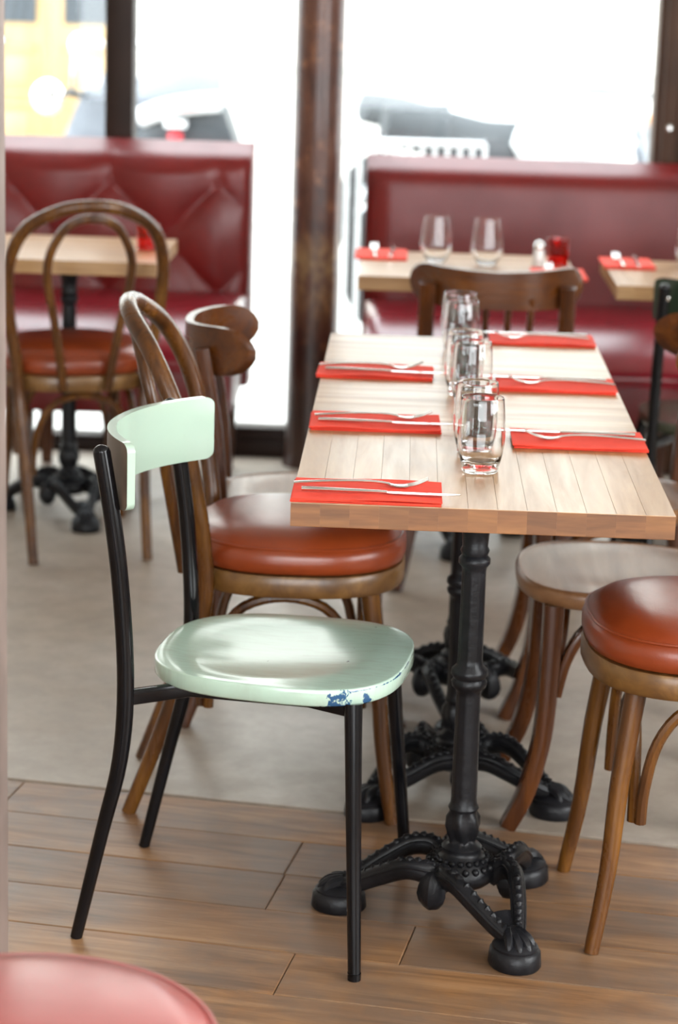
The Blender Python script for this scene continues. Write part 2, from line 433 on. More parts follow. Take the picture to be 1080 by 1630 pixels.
# street windows
def window(n, x0, x1, sill):
    mb = MB(); box(mb, (x0, FR-.03, 0), (x1, FR+.06, sill), .006)
    box(mb, (x0, FR-.045, 0), (x1, FR-.03, sill*.55), .003)
    o = struct(mb.obj('window_%d' % n, M['frame']))
    mb = MB(); box(mb, (x0, FR+.01, sill), (x1, FR+.016, 2.6)); mb.obj('pane', M['pane'], o, smooth=False)
    mb = MB(); box(mb, (x0, FR-.03, 2.6), (x1, FR+.06, 2.65)); mb.obj('head_rail', M['frame'], o, smooth=False)
    return o
w1 = window(1, -3.0, -1.092, .05); w2 = window(2, -1.003, .622, .095); w3 = window(3, .80, 3.0, .095)
def mullion(n, x0, x1, m, rich=False):
    mb = MB(); box(mb, (x0, FR-.05, 0), (x1, FR+.07, 2.65), .008)
    o = struct(mb.obj('trim_%d' % n, m))
    if rich:
        mb = MB(); box(mb, (x0+.022, FR-.075, 0), (x0+.07, FR-.05, 2.65), .008); mb.obj('moulding', m, o)
        mb = MB(); box(mb, (x0+.09, FR-.085, 0), (x1-.02, FR-.05, 2.65), .012); mb.obj('moulding', m, o)
        mb = MB(); lathe(mb, [(.012, 0), (.012, .006), (.006, .012)], 12)
        s = mb.obj('screw_cap', M['chrome'], o); s.location = (x0+.046, FR-.075, 1.095); s.rotation_euler = (PI/2, 0, 0)
    return o
mullion(1, -1.092, -1.003, M['frame']); mullion(2, .622, .80, M['frame_brown'], True)
# cast iron column
def column():
    mb = MB()
    prof = [(.088, 0), (.088, .012), (.083, .02), (.080, .05), (.079, .40), (.0785, .425), (.080, .60), (.0775, .64), (.0765, 1.2), (.0745, 2.6), (.10, 2.7), (.12, 2.75), (.12, 3.0)]
    lathe(mb, prof, 40, fn=lambda r, z, t: r*(1+.012*math.sin(3*t+z*4)*math.sin(z*7)))
    o = mb.obj('column', M['column'], loc=(-.418, 3.80, 0), sharp=50)
    tag(o, 'round iron column with flaking rust brown paint between the two windows', 'column')
    return o
column()
mb = MB(); box(mb, (-.75, -.66, 0), (-.622, -.55, 3.0), .01)
struct(mb.obj('trim_3', M['post']))

# ------------------------------------------------------------------ banquettes
def banquette(x0, x1, label, tuft):
    root = empty('banquette', ((x0+x1)/2, 3.55, 0)); ox, oy = (x0+x1)/2, 3.55
    tag(root, label, 'banquette', None)
    zb, zt = .27, (.985 if tuft else .962); yb, yf = 3.80-oy, 3.66-oy
    nx, nz = (150, 64) if tuft else (60, 40)
    PX, PZ = .330, .172
    bx0, bz0 = -.717, .895         # a button of the top row
    def relief(x, z):
        if not tuft: return .010*math.sin(PI*min(max((z-.45)/.5, 0), 1))
        if z <= bz0+.0001:
            a = (x-bx0)/PX + (z-bz0)/(2*PZ); b = (x-bx0)/PX - (z-bz0)/(2*PZ)
            fa, fb = abs(math.sin(PI*a)), abs(math.sin(PI*b))
        else:
            a = (x-bx0)/PX; fa = abs(math.sin(PI*a)); fb = 1.0; fb = fa
            k = min((z-bz0)/.09, 1)
            fb = fa*(1-k)+k*max(fa, fa**.5)
        return .036*min(1, (fa*fb))**.33
    V = []; F = []
    lean = .025
    for j in range(nz+1):
        for i in range(nx+1):
            u, v = i/nx, j/nz
            x, z = x0+(x1-x0)*u, zb+(zt-zb)*v
            dx = min(x-x0, x1-x)/.035; dz = (zt-z)/.05
            rx = math.sqrt(max(0, 1-(1-min(dx, 1))**2)); rz = math.sqrt(max(0, 1-(1-min(dz, 1))**2))
            y = yf + lean*v - relief(x, z)*min(dx*.35, 1)*min(max(dz*.8, .3), 1) + .035*(1-rx) + .045*(1-rz)
            V.append((x-ox, y, z))
    g = lambda i, j: j*(nx+1)+i
    for j in range(nz):
        for i in range(nx): F.append((g(i, j), g(i+1, j), g(i+1, j+1), g(i, j+1)))
    n0 = len(V)
    ring = [g(i, 0) for i in range(nx+1)] + [g(nx, j) for j in range(1, nz+1)] + [g(i, nz) for i in range(nx-1, -1, -1)] + [g(0, j) for j in range(nz-1, 0, -1)]
    for r in ring: V.append((V[r][0], yb, V[r][2]+(.028 if V[r][2] > zt-.001 else 0)))
    m = len(ring)
    for k in range(m): F.append((ring[k], n0+k, n0+(k+1) % m, ring[(k+1) % m]))
    F.append(tuple(n0+k for k in range(m)))
    mb = MB(); mb.add(V, F); back = mb.obj('backrest', M['red'], root, sharp=70)
    if tuft:
        bmb = MB(); ball(bmb, (0, 0, 0), .014, 12, 6, sy=.5); first = None
        for r in range(4):
            for q in range(-6, 3):
                x = bx0 + PX*q + (PX/2 if r % 2 else 0); z = bz0 - PZ*r
                if x0+.06 < x < x1-.03 and z > .56:
                    if first is None: first = bmb.obj('button', M['red'], back); o = first
                    else: o = link('button', first.data, back)
                    o.location = (x-ox, yf+lean*((z-zb)/(zt-zb))-.004, z)
    # seat cushion with a full rounded front
    mb = MB(); pr = spline([(3.69, .566), (3.62, .566), (3.55, .562), (3.48, .553), (3.41, .538), (3.34, .513), (3.28, .484), (3.235, .453), (3.205, .42), (3.21, .393)], 4)
    pr = [(p.x-oy, p.y) for p in [Vector((a, b, 0)) for a, b in [(q[0], q[1]) for q in pr]]] + [(3.69-oy, .393)]
    m = len(pr); nxs = [0, .006, .02, .05, .5, 1-.05, 1-.02, 1-.006, 1]; V = []; F = []
    Ls = x1-x0-.02
    for t in nxs:
        e = min(t, 1-t)*Ls/.06; k = math.sqrt(max(0, 1-(1-min(e, 1))**2))
        for (y, z) in pr: V.append((x0+.01-ox+Ls*t, (3.69-oy)+(y-3.69+oy)*(.95+.05*k), .393+(z-.393)*(.90+.10*k)))
    for i in range(len(nxs)-1):
        for k in range(m): F.append((i*m+k, i*m+(k+1) % m, (i+1)*m+(k+1) % m, (i+1)*m+k))
    F.append(tuple(range(m))[::-1]); F.append(tuple((len(nxs)-1)*m+k for k in range(m)))
    mb.add(V, F)
    mb.obj('seat', M['redseat'], root, sharp=60)
    mb = MB(); box(mb, (x0+.02-ox, 3.225-oy, .255), (x1-.02-ox, 3.66-oy, .392), .012, 3)
    mb.obj('base', M['red'], root)
    mb = MB(); sweep(mb, [(x0+.03-ox, 3.222-oy, .388), (x1-.03-ox, 3.222-oy, .388)], .006); mb.obj('piping', M['redseat'], root)
    xs = [x0+.06+i*(x1-x0-.12)/3 for i in range(4)]
    for x in xs:
        for y in (3.28, 3.70):
            mb = MB(); sweep(mb, [(x-ox, y-oy, 0), (x-ox, y-oy, .26)], [(.016, .016), (.026, .026)], rrect(1, 1, .25))
            mb.obj('leg', M['bistro'], root)
    return root
banquette(-2.45, -.612, 'oxblood red banquette with diamond-buttoned back, left of the iron column', True)
banquette(-.262, 2.35, 'plain-backed oxblood red banquette right of the iron column', False)

# ------------------------------------------------------------------ cast iron pedestal tables
TH = .77; TT = .037
_ped = {}
def pedestal(root, cx, cy, ang):
    zt = TH-TT
    if not _ped:
        mb = MB()
        prof = [(.0, .062), (.046, .064), (.060, .076), (.0605, .086), (.057, .096), (.047, .106), (.040, .112), (.035, .116), (.033, .121), (.034, .127), (.030, .131), (.024, .135), (.022, .140), (.026, .150), (.029, .165), (.027, .18), (.023, .19), (.026, .196), (.0225, .203), (.0215, .215), (.020, .395), (.022, .402), (.028, .408), (.030, .416), (.026, .422), (.031, .429), (.030, .437), (.022, .445), (.0205, .455), (.0195, .605), (.021, .612), (.026, .618), (.026, .626), (.021, .632), (.024, .640), (.021, .647), (.022, .665), (.027, .69), (.036, .706), (.040, .716), (.040, zt-.012)]
        def fl(r, z, t):
            if .215 < z < .396 or .45 < z < .606: return r*(1+.055*abs(math.cos(5*t))-.03)
            if .140 <= z <= .185: return r*(1+.10*math.cos(6*t+z*60))
            return r
        # subdivide the fluted lengths so that the flutes hold
        full = []
        for a, b in zip(prof, prof[1:]):
            full.append(a)
            if b[1]-a[1] > .1: full.append((a[0]+(b[0]-a[0])*.04, a[1]+(b[1]-a[1])*.02)); full.append((a[0]+(b[0]-a[0])*.96, a[1]+(b[1]-a[1])*.98))
        full.append(prof[-1])
        lathe(mb, full, 40, fn=fl); _ped['column'] = mb
        mb = MB()
        for k in range(2): box(mb, (-.17, -.016, zt-.012), (.17, .016, zt-.0006), .003, rot=Matrix.Rotation(PI/4+k*PI/2, 3, 'Z'), ctr=(0, 0, 0))
        lathe(mb, [(.055, zt-.014), (.055, zt-.004)], 20); _ped['plate'] = mb
        mb = MB()
        for k in range(20):
            t = 2*PI*k/20; ball(mb, (.0545*math.cos(t), .0545*math.sin(t), .0985), .0066, 7, 5)
        for k in range(20):
            t = 2*PI*(k+.5)/20; ball(mb, (.044*math.cos(t), .044*math.sin(t), .1085), .0058, 6, 5, sx=1.1)
        _ped['beads'] = mb
        mb = MB()
        pol = lambda r, a, z: (r*math.cos(a), r*math.sin(a), z)
        for s in (-1, 1):
            P = [pol(.048, s*.95, .080), pol(.078, s*.86, .098), pol(.105, s*.55, .100), pol(.140, s*.28, .078), pol(.172, s*.13, .056), pol(.195, s*.05, .043)]
            path = spline(P, 5); m = len(path)
            sweep(mb, path, [(.0145-.004*i/m, .021-.006*i/m) for i in range(m)], circ(10), up=(0, 0, 1))
            # raised twisted rib along the top of the limb
            path2 = spline(P, 9); m2 = len(path2)
            rib = [p+Vector((0, 0, .018-.005*i/m2)) for i, p in enumerate(path2)]
            sweep(mb, rib, [.0050+.0026*math.sin(i*2.0) for i in range(m2)], circ(7))
            for sd in (-1, 1):
                off = []
                for i, p in enumerate(path):
                    t = (path[min(i+1, m-1)]-path[max(i-1, 0)]); q = Vector((-t.y, t.x, 0)).normalized()
                    off.append(p+q*sd*(.0118-.003*i/m)+Vector((0, 0, .006)))
                sweep(mb, off, .0036, circ(6))
        # web between both limbs close to the paw
        sweep(mb, spline([pol(.150, 0, .066), pol(.175, 0, .052), pol(.197, 0, .040)], 3), [(.022, .008)]*7, circ(10), up=(0, 0, 1))
        _ped['leg'] = mb
        mb = MB()
        lathe(mb, [(.040, 0), (.0425, .004), (.0405, .026), (.036, .030), (.0365, .034), (.030, .040), (.018, .045), (.0001, .047)], 22, (.205, 0, 0), sx=1.12)
        for q in (-.9, -.3, .3, .9):
            P = [(.195-.012*math.cos(q), .008*math.sin(q), .052), (.203+.018*math.cos(q), .020*math.sin(q), .048), (.205+.036*math.cos(q), .030*math.sin(q), .034)]
            path = spline(P, 4); sweep(mb, path, [.0075, .009, .0095, .0095, .009, .008, .007, .006, .004], circ(7))
        _ped['foot'] = mb
        mb = MB(); a = PI/3
        c = pol(.083, a, 0)
        lathe(mb, [(.002, .038), (.012, .042), (.020, .053), (.0235, .066), (.021, .080), (.017, .094), (.008, .104), (.0005, .106)], 14, c, fn=lambda r, z, t: r*(1+.13*math.cos(5*t)))
        _ped['drop'] = mb
        for k in list(_ped): 
            nm = {'column': 'column_post', 'plate': 'top_bracket', 'beads': 'rosette', 'leg': 'leg', 'foot': 'claw_foot', 'drop': 'scroll_ornament'}[k]
            o = _ped[k].obj(nm, M['iron'], sharp=50); _ped[k] = o.data; COL.objects.unlink(o); bpy.data.objects.remove(o)
    link('column_post', _ped['column'], root, (cx, cy, 0), ang); link('top_bracket', _ped['plate'], root, (cx, cy, 0))
    link('rosette', _ped['beads'], root, (cx, cy, 0), ang)
    for k in range(3):
        lg = link('leg', _ped['leg'], root, (cx, cy, 0), ang+k*2*PI/3)
        link('claw_foot', _ped['foot'], lg)
        link('scroll_ornament', _ped['drop'], root, (cx, cy, 0), ang+k*2*PI/3)
_stave = {}
def table(x0, y0, wx, wy, along, ped, ang, label, group, light=False):
    root = empty('bistro_table', (x0+wx/2, y0+wy/2, 0)); tag(root, label, 'table', group)
    mb = MB(); g = .004
    box(mb, (-wx/2+g, -wy/2+g, TH-TT), (wx/2-g, wy/2-g, TH-.004))
    core = mb.obj('tabletop', M['edge'], root, smooth=False)
    n = 13 if along == 'y' else 12
    span, length = (wx, wy) if along == 'y' else (wy, wx)
    sw = span/n; key = (along, wx, wy, light)
    if key not in _stave:
        mb = MB(); a = sw/2-.00002; L = length/2; b = .00025
        V = []
        for (z, i) in ((TH-TT, b), (TH-TT+.001, 0), (TH-.001, 0), (TH, b)):
            V += [(-a+i, -L+i, z), (a-i, -L+i, z), (a-i, L-i, z), (-a+i, L-i, z)]
        mb.add(V, [(0, 3, 2, 1)], 1); mb.add([], [])
        for q in (0, 4, 8):
            for s in range(4): mb.f.append((q+s, q+(s+1) % 4, q+4+(s+1) % 4, q+4+s)); mb.mi.append(1 if q < 8 else 0)
        mb.f.append((12, 13, 14, 15)); mb.mi.append(0)
        if along == 'x':
            mb.v = [(y, -x, z) for x, y, z in mb.v]
        mt = [M['top'] if along == 'y' else M['topx'], M['edge_light'] if light else M['edge']]
        o = mb.obj('stave', mt, smooth=False); _stave[key] = o.data; COL.objects.unlink(o); bpy.data.objects.remove(o)
    for k in range(n):
        t = -span/2+sw*(k+.5)
        link('stave', _stave[key], core, (t, 0, 0) if along == 'y' else (0, t, 0))
    pedestal(root, ped[0]-x0-wx/2, ped[1]-y0-wy/2, ang)
    return root
D = .5443; RD = math.radians
table(-.29, 0, .58, D-.0015, 'y', (0, .262), RD(-65), 'butcher-block table nearest the camera with end-grain front edge on cast-iron tripod', None)
table(-.29, D, .58, D-.0015, 'x', (0, .295+D), RD(-23), 'middle butcher-block table of the long row of three', None)
table(-.29, 2*D, .58, D-.0015, 'x', (.01, .284+2*D), RD(28), 'farthest butcher-block table of the long row, nearest the spindle-back chair', None)
table(-1.375, 2.70, .58, .55, 'x', (-1.075, 3.02), RD(-68), 'pale wooden table before the buttoned banquette with a red candle glass', None, True)
table(-.256, 2.60, .58, .55, 'x', (.03, 2.875), RD(-90), 'pale wooden table before the plain banquette holding two stemless glasses', None, True)
table(.418, 2.58, .58, .55, 'y', (.71, 2.855), RD(-90), 'pale wooden table at the right picture edge before the plain banquette', None, True)

# ------------------------------------------------------------------ chairs
def bentwood():
    root = empty('bentwood_chair')
    out = sel(.205, .203, 2.55, 48)
    mb = MB(); pad(mb, out, [(q, z+.027) for q, z in [(.80, .412), (.985, .412), (1.0, .418), (1.0, .446), (.985, .452), (.80, .452)]]); mb.obj('seat_rim', M['rim'], root)
    mb = MB(); pad(mb, out, [(q, z+.027) for q, z in [(.93, .4525), (.985, .457), (1.005, .470), (1.005, .488), (.975, .500), (.965, .5015), (.955, .507), (.85, .521), (.6, .531), (.3, .535), (.05, .536)]])
    seat = mb.obj('cushion', M['orange'], root, sharp=70)
    mb = MB(); sweep(mb, [(x*.972, y*.972, .529) for x, y in out], .0028, circ(6), closed=True); mb.obj('welt', M['orange'], seat)
    P = [(.152, -.305, 0), (.157, -.232, .2), (.166, -.172, .40), (.178, -.172, .52), (.200, -.192, .66), (.203, -.222, .78), (.168, -.268, .875), (.086, -.312, .928), (0, -.326, .942)]
    full = P + [(-x, y, z) for x, y, z in P[-2::-1]]
    path = spline(full, 6); m = len(path)
    rad = []
    for p in path: rad.append(.0135 + .0035*min(1, max(0, p.z/.4)))
    mb = MB(); sweep(mb, path, rad, circ(12)); mb.obj('back_loop', M['bent'], root)
    P = [(.060, -.213, .447), (.066, -.222, .50), (.085, -.242, .62), (.108, -.262, .74), (.106, -.280, .81), (.075, -.299, .875), (.038, -.311, .903), (0, -.315, .909)]
    full = P + [(-x, y, z) for x, y, z in P[-2::-1]]
    mb = MB(); sweep(mb, spline(full, 6), .0118, circ(10)); mb.obj('inner_loop', M['bent'], root)
    for s in (-1, 1):
        mb = MB(); path = spline([(s*.135, .135, .439), (s*.150, .155, .29), (s*.162, .168, .14), (s*.175, .190, 0)], 5)
        sweep(mb, path, [.0185-.006*i/(len(path)-1) for i in range(len(path))], circ(12)); mb.obj('leg', M['bent'], root)
        mb = MB(); lathe(mb, [(.0105, 0), (.0125, .004), (.0125, .007)], 10, (s*.175, .190, -.0005)); 
    # bent brace hoops under the seat, one between each pair of legs
    A = [(.146, .138), (-.146, .138), (-.158, -.185), (.158, -.185)]
    for i in range(4):
        a = Vector((*A[i], 0)); b = Vector((*A[(i+1) % 4], 0)); ins = Vector((0, 0, 0))-(a+b)/2; ins = ins.normalized()
        def q(t, z, d=.012): v = a+(b-a)*t + ins*d; return (v.x, v.y, z)
        P = [q(.075, .21), q(.085, .27), q(.14, .350), q(.27, .405), q(.5, .424), q(.73, .405), q(.86, .350), q(.915, .27), q(.925, .21)]
        mb = MB(); sweep(mb, spline(P, 4), .0098, circ(9)); mb.obj('brace_hoop', M['bent'], root)
    return root
def bistro():
    root = empty('bistro_chair')
    out = sel(.205, .205, 2.6, 44, lambda x, y: (x*(1+.10*y/.2), y))
    def zf(x, y, s, z):
        return -.010*max(0, 1-(x*x+y*y)/.022) if z > .455 else 0
    mb = MB(); pad(mb, out, [(.80, .428), (.965, .428), (.99, .432), (1.0, .442), (1.0, .452), (.99, .459), (.97, .462), (.955, .4605), (.94, .4595), (.85, .4592), (.72, .4592), (.6, .4592), (.45, .4592), (.3, .4592), (.12, .4592)], zf)
    mb.obj('seat', M['bistro_seat'], root, sharp=60)
    for s in (-1, 1):
        mb = MB(); path = spline([(s*.158, .140, .43), (s*.165, .143, .30), (s*.171, .150, .18), (s*.179, .174, .075), (s*.186, .208, 0)], 5)
        k = len(path); sweep(mb, path, [(.019-.004*i/k, .030-.014*i/k+.006*math.sin(PI*i/k)) for i in range(k)], rrect(1, 1, .35), up=(1, 0, 0)); mb.obj('leg', M['bistro'], root)
        mb = MB(); path = spline([(s*.204, -.250, 0), (s*.190, -.215, .10), (s*.172, -.186, .25), (s*.160, -.178, .44), (s*.157, -.192, .62), (s*.155, -.222, .792)], 5)
        k = len(path); sweep(mb, path, [(.015, .018+.008*math.sin(PI*min(1, i/(k*.75)))) for i in range(k)], rrect(1, 1, .35), up=(1, 0, 0)); mb.obj('rear_post', M['bistro'], root)
        # curved brackets running from the legs to the underside of the seat
        P = [(s*.168, .128, .255), (s*.166, .112, .325), (s*.160, .080, .380), (s*.154, .02, .412), (s*.150, -.05, .424)]
        path = spline(P, 4); k = len(path); mb = MB(); sweep(mb, path, [(.010, .006+.012*math.sin(PI*min(1, (i+1.5)/(k*.8))*.5)) for i in range(k)], rrect(1, 1, .4), up=(1, 0, 0)); mb.obj('bracket', M['bistro'], root)
    for s in (-1, 1):
        P = [(s*.140, .128, .255), (s*.118, .122, .33), (s*.085, .118, .385), (s*.03, .114, .412), (0, .114, .420)]
        path = spline(P, 4); k = len(path); mb = MB(); sweep(mb, path, [(.010, .004+.011*math.sin(PI*min(1, (i+1.5)/(k*.8))*.5)) for i in range(k)], rrect(1, 1, .4), up=(0, 1, 0)); mb.obj('bracket', M['bistro'], root)
    # steam-bent crest rail with rounded ends
    nx, nz = 40, 10; V = []; F = []; T = .017; z0, z1 = .735, .828
    def pt(u, v, side):
        x = u*.207; 
        h = (z1-z0)/2; e = 1.0
        au = abs(u)
        if au > .74: e = max(.04, 1-((au-.74)/.26)**2.4)**.5
        z = (z0+z1)/2 + v*h*e*(1.0+.10*au) + .006*au
        y = -.246 + .135*au**2.6 + (.0 if side else -T)
        return (x*(1-.06*au*au), y-.02*v*h*0, z)
    for side in (0, 1):
        for j in range(nz+1):
            for i in range(nx+1): V.append(pt(math.sin(PI/2*(i/nx*2-1)), j/nz*2-1, side))
    g = lambda s, i, j: s*(nx+1)*(nz+1)+j*(nx+1)+i
    for j in range(nz):
        for i in range(nx):
            F.append((g(0, i, j), g(0, i+1, j), g(0, i+1, j+1), g(0, i, j+1))); F.append((g(1, i, j), g(1, i, j+1), g(1, i+1, j+1), g(1, i+1, j)))
    for i in range(nx):
        F.append((g(0, i, 0), g(1, i, 0), g(1, i+1, 0), g(0, i+1, 0))); F.append((g(0, i, nz), g(0, i+1, nz), g(1, i+1, nz), g(1, i, nz)))
    for j in range(nz):
        F.append((g(0, 0, j), g(0, 0, j+1), g(1, 0, j+1), g(1, 0, j))); F.append((g(0, nx, j), g(1, nx, j), g(1, nx, j+1), g(0, nx, j+1)))
    mb = MB(); mb.add(V, F); mb.obj('crest_rail', M['bistro_crest'], root, sharp=50)
    for x in (-.072, -.024, .024, .072):
        mb = MB(); sweep(mb, spline([(x*.9, -.188, .445), (x, -.212, .62), (x*1.05, -.250, .765)], 4), [(.0085, .0075)]*9, rrect(1, 1, .5), up=(1, 0, 0)); mb.obj('spindle', M['bistro'], root)
    return root
def metal_chair(name, ms, mt, mbk, mraw):
    root = empty(name)
    # local frame: +y is forward, x is to the sitter's right
    for s in (-1, 1):
        P = [(s*.205, -.265, 0), (s*.207, -.222, .186), (s*.208, -.192, .316), (s*.208, -.184, .442), (s*.208, -.192, .585), (s*.207, -.206, .70), (s*.206, -.226, .815)]
        path = spline(P, 5); k = len(path)
        mb = MB(); sweep(mb, path, [.0100+.0040*min(1, i/(k*.4)) for i in range(k)], circ(14)); 
        ball(mb, path[-1], .0138, 12, 6, sz=.8); o = mb.obj('rear_post', M['blackmetal'], root)
        mb = MB(); path = spline([(s*.176, .178, .432), (s*.208, .190, .25), (s*.250, .207, 0)], 6); k = len(path)
        sweep(mb, path, [.0150-.005*i/k for i in range(k)], circ(14)); o = mb.obj('leg', M['blackmetal'], root)
        mb = MB(); lathe(mb, [(.0108, -.001), (.0112, .012)], 12, (s*.2495, .2066, 0)); mb.obj('foot_cap', M['blackmetal'], o)
        # side rail from post to front leg
        mb = MB(); sweep(mb, [(s*.205, -.185, .418), (s*.140, -.095, .421), (s*.140, .10, .421), (s*.172, .176, .421)], [(.009, .012)]*4, rrect(1, 1, .3), up=(0, 0, 1)); mb.obj('seat_rail', M['blackmetal'], root)
    mb = MB(); sweep(mb, [(-.17, .172, .421), (.17, .172, .421)], [(.009, .010)]*2, rrect(1, 1, .3), up=(0, 0, 1)); 
    lathe(mb, [(.006, .40), (.006, .418)], 8, (-.16, .15, 0)); mb.obj('front_rail', M['blackmetal'], root)
    out = sel(.205, .207, 2.9, 56, lambda x, y: (x*(1+.05*y/.19), y+.030))
    def zf(x, y, s, z):
        if z < .4545: return 0
        r = (x/.17)**2 + ((y-.005)/.17)**2
        return -.012*max(0, 1-r)**1.0 if r < 1 else 0
    rings = [(.9, .4575), (.8, .4575), (.7, .4575), (.6, .4575), (.5, .4575), (.4, .4575), (.3, .4575), (.2, .4575), (.1, .4575), (.02, .4575)]
    mb = MB(); pad(mb, out, [(.7, .4295), (.985, .4295), (1.0, .433), (1.0, .4560), (.996, .4574), (.985, .4578)]+rings, zf, ctr=(0, .03))
    mb.obj('seat', ms, root, sharp=60)
    # curved backrest board; its ends reach forward and hang a little lower than the middle
    n, nz = 44, 8; T = .014; V = []; F = []
    us = [math.sin(PI/2*math.sin(PI/2*(i/n*2-1))) for i in range(n+1)]
    def pt(u, v, side):
        au = abs(u); x = u*.213
        y = -.246 + .086*au**2.2 - .010*u
        dx, dy = 1.0, math.copysign(2.2*.096*au**1.2, u)/.213
        L = math.hypot(dx, dy); nxv, nyv = dy/L, -dx/L
        zt = .832
        k = min(max((au-.78)/.10, 0), 1); k = k*k*(3-2*k)
        zb = .724
        zz = zb+(zt-zb)*v
        # rounded upper and lower corners
        if au > .93:
            q = math.sqrt(max(0, 1-((au-.93)/.07)**2)); zm = (zb+zt)/2; zz = zm+(zz-zm)*(.74+.26*q)
        off = T if side == 0 else 0
        return (x+nxv*off, y+nyv*off, zz)
    for side in (0, 1):
        for j in range(nz+1):
            for i in range(n+1): V.append(pt(us[i], j/nz, side))
    g = lambda s, i, j: s*(n+1)*(nz+1)+j*(n+1)+i
    MI = []
    for j in range(nz):
        for i in range(n):
            F.append((g(0, i, j), g(0, i+1, j), g(0, i+1, j+1), g(0, i, j+1))); F.append((g(1, i, j), g(1, i, j+1), g(1, i+1, j+1), g(1, i+1, j))); MI += [1, 0]
    for i in range(n):
        F.append((g(0, i, 0), g(1, i, 0), g(1, i+1, 0), g(0, i+1, 0))); F.append((g(0, i, nz), g(0, i+1, nz), g(1, i+1, nz), g(1, i, nz)))
    for j in range(nz):
        F.append((g(0, 0, j), g(0, 0, j+1), g(1, 0, j+1), g(1, 0, j))); F.append((g(0, n, j), g(1, n, j), g(1, n, j+1), g(0, n, j+1)))
    mb = MB(); mb.add(V, F); mb.mi = MI+[0]*(len(F)-len(MI)); bk = mb.obj('backrest', [mbk, mraw], root, sharp=50)
    for s in (-1, 1):
        mb = MB(); lathe(mb, [(.0001, 0), (.008, .001), (.006, .005), (.0001, .006)], 10)
        b = mb.obj('bolt', M['chrome'], bk); b.location = (s*.200, -.228, .79); b.rotation_euler = (PI/2, 0, 0)
    return root
def place(o, x, y, deg, label, group=None):
    """deg: heading of the sitter, 0 = towards +x"""
    o.location = (x, y, 0); o.rotation_euler = (0, 0, RD(deg-90)); tag(o, label, 'chair', group); return o
mc = metal_chair('metal_chair', M['mint_seat'], M['mint'], M['mint'], M['raw'])
place(mc, -.335, .272, -9, 'mint green chair with black metal frame and chipped blue paint on its seat')
gc = metal_chair('metal_chair', M['green_top'], M['green_seat'], M['green_seat'], M['green_seat'])
place(gc, .700, 2.46, 92, 'dark green chair with black metal frame at the right picture edge')
b1 = bentwood(); place(b1, -.314, .843, 2, 'orange-cushioned bentwood chair directly behind the mint green chair')
b2 = copy_tree(b1); place(b2, -1.030, 2.772, 108, 'orange-cushioned bentwood chair seen from behind at the far left table')
b3 = copy_tree(b1); place(b3, .392, .322, 184, 'orange-cushioned bentwood chair at the right front, cut by the picture edge')
c1 = bistro(); place(c1, -.325, 1.405, 3, 'wooden chair with curved crest rail left of the far end of the long table')
c2 = copy_tree(c1); c2.scale = (1.13, 1.08, 1.0); place(c2, .10, 2.585, 90, 'spindle-backed wooden chair with its back to the far end of the long table')
c3 = copy_tree(c1); place(c3, .305, .868, 180, 'wooden-seated chair with sabre legs under the right side of the long table')
c4 = copy_tree(c1); place(c4, .318, 1.515, 181, 'wooden chair at the far right of the long table, its crest rail end showing')
def stool():
    root = empty('stool'); tag(root, 'dusty red round padded stool blurred in the near left corner', 'stool')
    mb = MB(); lathe(mb, [(.17, .395), (.195, .40), (.205, .415), (.205, .425)], 40); mb.obj('seat_frame', M['bistro'], root)
    mb = MB(); lathe(mb, [(.195, .425), (.210, .432), (.215, .450), (.211, .468), (.195, .480), (.16, .488), (.10, .493), (.04, .495), (.001, .4955)], 48); c = mb.obj('cushion', M['stool_vinyl'], root, sharp=70)
    mb = MB(); sweep(mb, [(.207*math.cos(t*PI/24), .207*math.sin(t*PI/24), .473) for t in range(48)], .0035, circ(6), closed=True); mb.obj('welt', M['stool_vinyl'], c)
    for k in range(4):
        t = PI/4+k*PI/2; mb = MB(); sweep(mb, [(.15*math.cos(t), .15*math.sin(t), .40), (.185*math.cos(t), .185*math.sin(t), 0)], [.017, .012], circ(12)); mb.obj('leg', M['bistro'], root)
    mb = MB(); sweep(mb, [(.168*math.cos(t*PI/20), .168*math.sin(t*PI/20), .17) for t in range(40)], .008, circ(8), closed=True); mb.obj('foot_ring', M['bistro'], root)
    root.location = (-.50, -1.20, 0)
stool()

